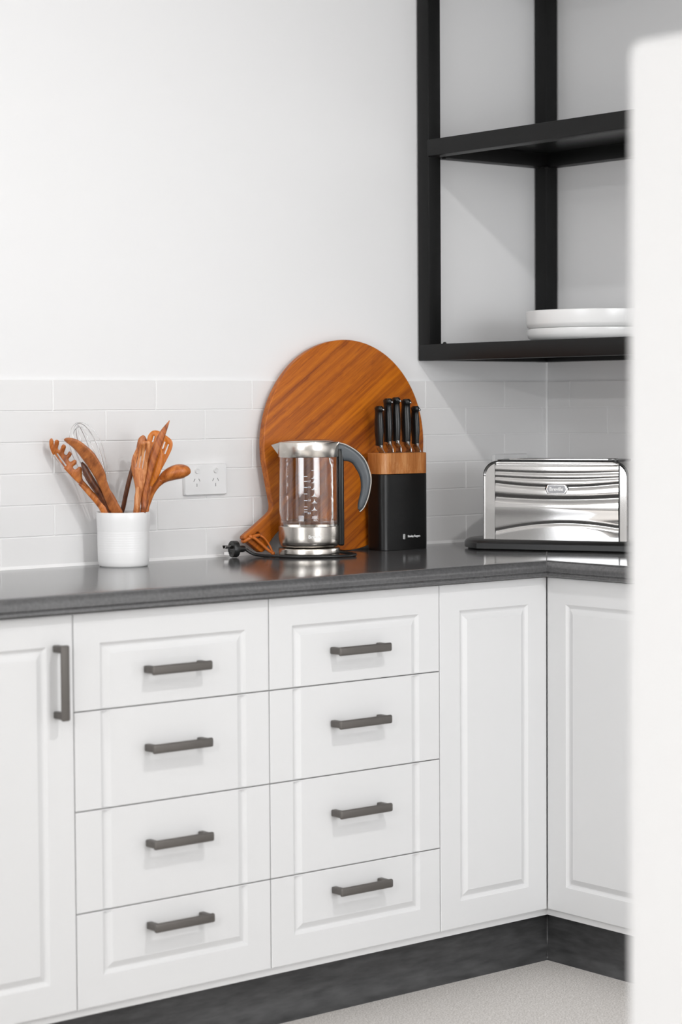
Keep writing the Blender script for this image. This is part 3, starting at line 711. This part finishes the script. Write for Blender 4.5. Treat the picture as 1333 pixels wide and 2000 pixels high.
# cord round the base, and plug
cord = [(.060, .025, .009), (.082, .020, .006), (.101, .000, .0045), (.104, -.025, .0042), (.090, -.050, .004), (.062, -.069, .004), (.028, -.0790, .004), (-.010, -.0805, .004), (-.045, -.0720, .004), (-.080, -.050, .004), (-.105, -.031, .0042), (-.128, -.020, .008), (-.143, -.021, .0175)]
bm = bmesh.new(); tube(bm, spline(cord, 8), .0036, 10); cd_ = obj('power_cord', bm, M_rubber, t, True)
cord2 = [(.070, .035, .008), (.094, .020, .0125), (.107, -.005, .0115), (.100, -.036, .0115), (.078, -.058, .0112), (.066, -.068, .0112)]
PA = Vector((-1, -.55, .02)).normalized()   # the pins look this way
bm = bmesh.new(); lathe(bm, [(0, 0), (.0055, 0), (.0065, .004), (.0065, .012), (.0080, .0150), (.0155, .0165), (.0165, .0185), (.0165, .0275), (.0158, .029), (.0115, .029), (.0108, .0280), (0, .0280)], 36)
for q in range(3): pass
rot = PA.to_track_quat('Z', 'Y').to_matrix().to_4x4(); rot = rot @ Matrix.Scale(1.15, 4); rot.translation = Vector((-.146, -.023, .0190+.0002))
pl = obj('plug', bm, M_rubber, cd_, auto=40); pl.matrix_local = rot
bm = bmesh.new()
for x, y, a in ((-.006, .004, .52), (.006, .004, -.52), (0, -.0085, 0)):
    r0 = bmesh.ops.create_cube(bm, size=1)['verts']
    for v in r0:
        q = Vector((v.co.x*.0014, v.co.y*.0060, v.co.z*.017)); q = Matrix.Rotation(a, 3, 'Z') @ q; v.co = q+Vector((x, y, .0365))
pn = obj('plug_pins', bm, M_chrome, cd_); pn.matrix_local = rot

# ------------------------------------------------------------------ knife block and knives
BX0, BX1, BY0, BY1 = -.660, -.512, -.119, -.053
W_kb = wood('acacia_block_top', (.30, .085, .012), (.52, .19, .045), (.70, .36, .15), (0, PI/2, 0), 1.0, strips=42, stripdir=2, rough=.4)
t = thing('knife_block', 'upright black knife block with a wooden top band, right of the kettle', 'knife block', ((BX0+BX1)/2, (BY0+BY1)/2, ZT))
hw, hd = (BX1-BX0)/2, (BY1-BY0)/2; rc = .019
bm = bmesh.new(); rings(bm, [[(x, y, z) for x, y in rrect(-hw+i, hw-i, -hd+i, hd-i, rc, 8)] for i, z in ((.001, 0), (0, .001), (0, .1785), (.0006, .1795))]); obj('body', bm, M_block, t, auto=30)
bm = bmesh.new(); rings(bm, [[(x, y, z) for x, y in rrect(-hw+i, hw-i, -hd+i, hd-i, rc, 8)] for i, z in ((.0004, .1800), (0, .1806), (0, .2275), (.0012, .2292))]); top = obj('wooden_top', bm, W_kb, t, auto=30)
KNX = [(-.6400, .2465, .340, .0090), (-.6130, .2550, .358, .0095), (-.5875, .2570, .3605, .0100), (-.5555, .2545, .3565, .0115), (-.5265, .2490, .3395, .0085)]
cx = (BX0+BX1)/2
for x, *_ in KNX: obj('slot', bx(x+.0075-cx-.0014, x+.0075-cx+.0014, -.018, .020, .2290, .2296), M_slot, top)
o = text('maker_name', 'Stanley Rogers', .0072, .0004, M_print, t, Matrix.Translation((-.0+.023, -hd-.0002, .0315)) @ Matrix.Rotation(PI/2, 4, 'X'), bold=.0001, space=.92)
bm = bmesh.new()
for x0, x1, z0, z1 in ((-.0095, -.0035, .0360, .0372), (-.0095, -.0035, .0255, .0267), (-.0095, -.0083, .0255, .0372), (-.0047, -.0035, .0255, .0372), (-.0078, -.0052, .0335, .0345), (-.0078, -.0052, .0310, .0320), (-.0078, -.0052, .0285, .0295)):
    box(bm, x0, x1, -hd-.0004, -hd, z0, z1)
for v in bm.verts: v.co.x -= .0015
obj('emblem', bm, M_print, t)
KL = ['slim black-handled knife at the left end of the knife block', 'second black-handled knife from the left in the block, tall handle', 'black-handled knife in the middle of the block, highest of the five', 'thickest black-handled knife, fourth from the left in the block', 'short black-handled knife at the right end of the knife block']
for (x, zb, zt, a), lab in zip(KNX, KL):
    t = thing('knife', lab, 'knife', (x, -.085, ZT), 0, 'black-handled knives in the block')
    h = zt-zb
    bm = bmesh.new()
    loft(bm, [(0, .001, zb), (-.0003, .0, zb+.012), (.0003, .001, zb+h*.35), (.0005, .002, zb+h*.62), (-.0005, .001, zb+h*.84), (-.0015, -.001, zt-.006), (-.0015, -.001, zt-.0005)],
         [(a*.78, .0115), (a*.80, .0115), (a*.92, .0135), (a*.92, .013), (a*.80, .0115), (a*.88, .0140), (a*.60, .0095)], (0, 1, 0), 16, 5)
    obj('handle', bm, M_blkplast, t, True)
    bm = bmesh.new(); lathe(bm, [(0, 0), (.0028, 0), (.0026, .0010), (0, .0012)], 14); bmesh.ops.rotate(bm, verts=bm.verts, cent=(0, 0, 0), matrix=Matrix.Rotation(PI/2, 3, 'X'))
    bmesh.ops.translate(bm, verts=bm.verts, vec=(.001, -.0145, zt-.009)); obj('rivet', bm, M_chrome, t, True)
    bm = bmesh.new()
    loft(bm, [(0, 0, zb+.001), (.0005, 0, zb-.005), (.004, 0, zb-.011), (.0072, 0, zb-.015), (.0078, 0, .2297)], [(a*.74, .011), (a*.52, .0105), (.0034, .010), (.0026, .010), (.0020, .0105)], (0, 1, 0), 14, 5)
    obj('bolster', bm, M_chrome, t, True)

# ------------------------------------------------------------------ toaster
ta = math.atan2(-.885, .465)
t = thing('toaster', 'long polished steel toaster on a black base, below the black shelf', 'toaster', (-.403, -.408, ZT), ta)
bm = bmesh.new()
OB = [(-.176, 0), (.205, 0), (.245, .05), (.245, .125), (.205, .178), (-.176, .178), (-.222, .125), (-.232, .075), (-.218, .045)]
def inset(P, k):
    cx = sum(p[0] for p in P)/len(P); cy = sum(p[1] for p in P)/len(P)
    return [(cx+(x-cx)*(1-k/.2), cy+(y-cy)*(1-k/.09)) for x, y in P]
rings(bm, [[(x, y, z) for x, y in inset(OB, i)] for i, z in ((.008, .0), (.006, .004), (.0, .0045), (0, .0165), (.0035, .0215), (.013, .0265))]); obj('base', bm, M_blkplast, t, auto=30)
for x in (-.14, .17):
    for y in (.035, .145): pass
X0, X1, Y0, Y1, ZB, ZH = -.163, .186, .012, .166, .0255, .209
def arch(y, ins, r=.034):
    P = [(X0+ins, y, ZB), (X1-ins, y, ZB)]
    for k in range(9):
        a = PI/2*k/8; P.append((X1-ins-r+r*math.cos(a), y, ZH-ins-r+r*math.sin(a)))
    for k in range(9):
        a = PI/2+PI/2*k/8; P.append((X0+ins+r+r*math.cos(a), y, ZH-ins-r+r*math.sin(a)))
    return P
bm = bmesh.new(); rings(bm, [arch(Y0+.004, .004), arch(Y0+.001, .001), arch(Y0, .002) if False else arch(Y0+.004, 0), arch(Y1-.003, 0), arch(Y1, .003)]); obj('shell', bm, M_chrome, t, auto=35)
bm = bmesh.new()   # dark piping round the front edge of the shell
pp = [Vector(p)+Vector((0, 0, 0)) for p in arch(Y0+.0035, .0005)]
pp = [pp[1]]+pp[2:]+[pp[0]]
tube(bm, pp, .0019, 8); obj('edge_trim', bm, M_blkplast, t, True)
# polished front panel, its relief shaped to bend reflections into dark lines
bm = bmesh.new(); NX, NZ = 36, 110; px0, px1 = X0+.030, X1-.022; pz0, pz1 = ZB+.0005, ZH-.0035
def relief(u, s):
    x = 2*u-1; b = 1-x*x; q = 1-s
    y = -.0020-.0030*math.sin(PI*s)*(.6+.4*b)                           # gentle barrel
    y += .0019*math.exp(-((s-.885+.018*b)/.020)**2)                      # three sagging reflected lines near the top, shaped as creases
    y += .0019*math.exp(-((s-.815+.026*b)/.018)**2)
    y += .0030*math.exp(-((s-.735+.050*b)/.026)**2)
    y += .0052*math.exp(-((s-.555+.030*b)/.034)**2)                      # stronger reflected line under the badge, shaped as a deeper crease
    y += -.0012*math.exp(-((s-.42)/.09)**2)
    y += .0026*math.exp(-((s-.135-.085*b-.03*x)/.022)**2)                # arched reflected line low down, shaped as a crease
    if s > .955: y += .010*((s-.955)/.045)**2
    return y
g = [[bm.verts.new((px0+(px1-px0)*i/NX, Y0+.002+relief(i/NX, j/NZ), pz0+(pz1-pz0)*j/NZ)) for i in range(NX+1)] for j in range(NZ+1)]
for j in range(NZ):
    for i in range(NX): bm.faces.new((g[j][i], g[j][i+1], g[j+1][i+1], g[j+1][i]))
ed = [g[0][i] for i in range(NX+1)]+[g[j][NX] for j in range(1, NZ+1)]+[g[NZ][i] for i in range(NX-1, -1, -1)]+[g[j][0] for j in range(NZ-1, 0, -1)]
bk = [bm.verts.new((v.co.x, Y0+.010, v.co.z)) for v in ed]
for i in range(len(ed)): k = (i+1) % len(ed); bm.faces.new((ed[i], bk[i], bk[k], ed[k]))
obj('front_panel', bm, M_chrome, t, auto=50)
for x in (px0-.0008, px1+.0008):
    bm = bx(x-.0009, x+.0009, Y0+.0015, Y0+.006, ZB, ZH-.002); obj('panel_seam', bm, M_blkplast, t)
bm = bmesh.new(); prism_z(bm, rrect(X0+.028, X1-.028, Y0+.012, Y1-.012, .012, 4), ZH-.001, ZH+.0035); tp = obj('top_plate', bm, M_blkplast, t)
bm = bmesh.new()
for y in (.058, .112): 
    box(bm, X0+.055, X1-.055, y-.016, y-.0145, ZH+.003, ZH+.0052); box(bm, X0+.055, X1-.055, y+.0145, y+.016, ZH+.003, ZH+.0052)
obj('slot_guides', bm, M_chrome, tp)
bm = bmesh.new()
for y in (.058, .112): box(bm, X0+.056, X1-.056, y-.014, y+.014, ZH+.0033, ZH+.0038)
obj('bread_slots', bm, M_slot, tp)
zc = ZB+(ZH-ZB)*.652; xc = (px0+px1)/2+.0015
bm = bmesh.new(); hx = [(-.026, 0), (-.0235, -.0085), (-.0215, -.0105), (.0215, -.0105), (.0235, -.0085), (.027, 0), (.0235, .0085), (.0215, .0105), (-.0215, .0105), (-.0235, .0085)]
rings(bm, [[(xc+x*k, y, zc+z*k) for x, z in hx] for k, y in ((1, Y0+.003), (1, Y0-.0028), (.93, Y0-.0040))]); bd = obj('badge', bm, M_chrome, t, auto=30)
bm = bmesh.new(); rings(bm, [[(xc+x*k, y, zc+z*k) for x, z in hx] for k, y in ((1.10, Y0+.002), (1.10, Y0-.0016), (1.04, Y0-.0019))]); obj('badge_surround', bm, M_blkplast, bd, auto=30)
M_badge = mat('badge_ground', (.32, .32, .33), .4, .6)
bm = bmesh.new(); rings(bm, [[(xc+x*k, y, zc+z*k) for x, z in hx] for k, y in ((.86, Y0-.0035), (.86, Y0-.0042))]); obj('badge_ground', bm, M_badge, bd)
text('badge_text', 'Breville', .0118, .0006, M_print, bd, Matrix.Translation((xc, Y0-.0044, zc-.0002)) @ Matrix.Rotation(PI/2, 4, 'X'), bold=.00025, space=.95)

# ------------------------------------------------------------------ refrigerator in the foreground
t = thing('refrigerator', 'tall white refrigerator with rounded edges at the right, out of focus', 'refrigerator', (-2.439, -2.543, 0))
FW, FD, FH = .60, .62, 1.578      # extends towards -y and +x
obj('body', bx(.055, FD, -FW+.006, -.006, .03, FH-.006, bev=.008, seg=3), M_fridge, t, auto=40)
obj('door', bx(0, .050, -FW, 0, .055, FH, bev=.014, seg=5), M_fridge, t, auto=40)
bm = bmesh.new(); box(bm, -.030, -.020, -FW+.03, -FW+.05, .75, 1.25, bev=.004, seg=2)
for z in (.78, 1.22): box(bm, -.022, .001, -FW+.033, -FW+.047, z-.01, z+.01)
obj('handle', bm, M_alu, t, auto=40)
obj('plinth', bx(.07, FD-.02, -FW+.02, -.02, 0, .03), M_blkplast, t)

# ------------------------------------------------------------------ ceiling lamps, most of them added fill
M_lit = mat('lamp_diffuser', (.9, .9, .9), .5); b = bsdf(M_lit); b.inputs['Emission Color'].default_value = (1, .97, .93, 1); b.inputs['Emission Strength'].default_value = 6
for i, (x, y, pw) in enumerate(LAMPS):
    where = ['in front of the corner, nearest to the tiled wall', 'above the left end of the worktop', 'added as unseen fill, halfway between the tiled wall and the front wall', 'added as unseen fill above the viewer, on the side of the tiles', 'added as unseen fill, nearest to the added front window', 'added as unseen fill right behind the viewer', 'added as unseen fill, nearest to the added left window', 'added as unseen fill in the far corner between left wall and front wall'][i]
    t = thing('ceiling_lamp', 'round white recessed ceiling lamp '+where, 'lamp', (x, y, 2.6), group='recessed ceiling lamps')
    bm = bmesh.new(); lathe(bm, [(.055, 0), (.075, 0), (.078, -.003), (.072, -.008), (.058, -.006)], 32, close=True); obj('trim_ring', bm, M_plastic, t, auto=40)
    bm = bmesh.new(); lathe(bm, [(0, -.0005), (.056, -.0005), (.056, -.003), (0, -.003)], 32); obj('diffuser', bm, M_lit, t)
    l = bpy.data.lights.new('lamp_light', 'AREA'); l.shape = 'DISK'; l.size = .10; l.energy = pw; l.color = (1, .99, .98)
    o = bpy.data.objects.new('lamp_light', l); C.objects.link(o); o.parent = t; o.location = (0, 0, -.012)
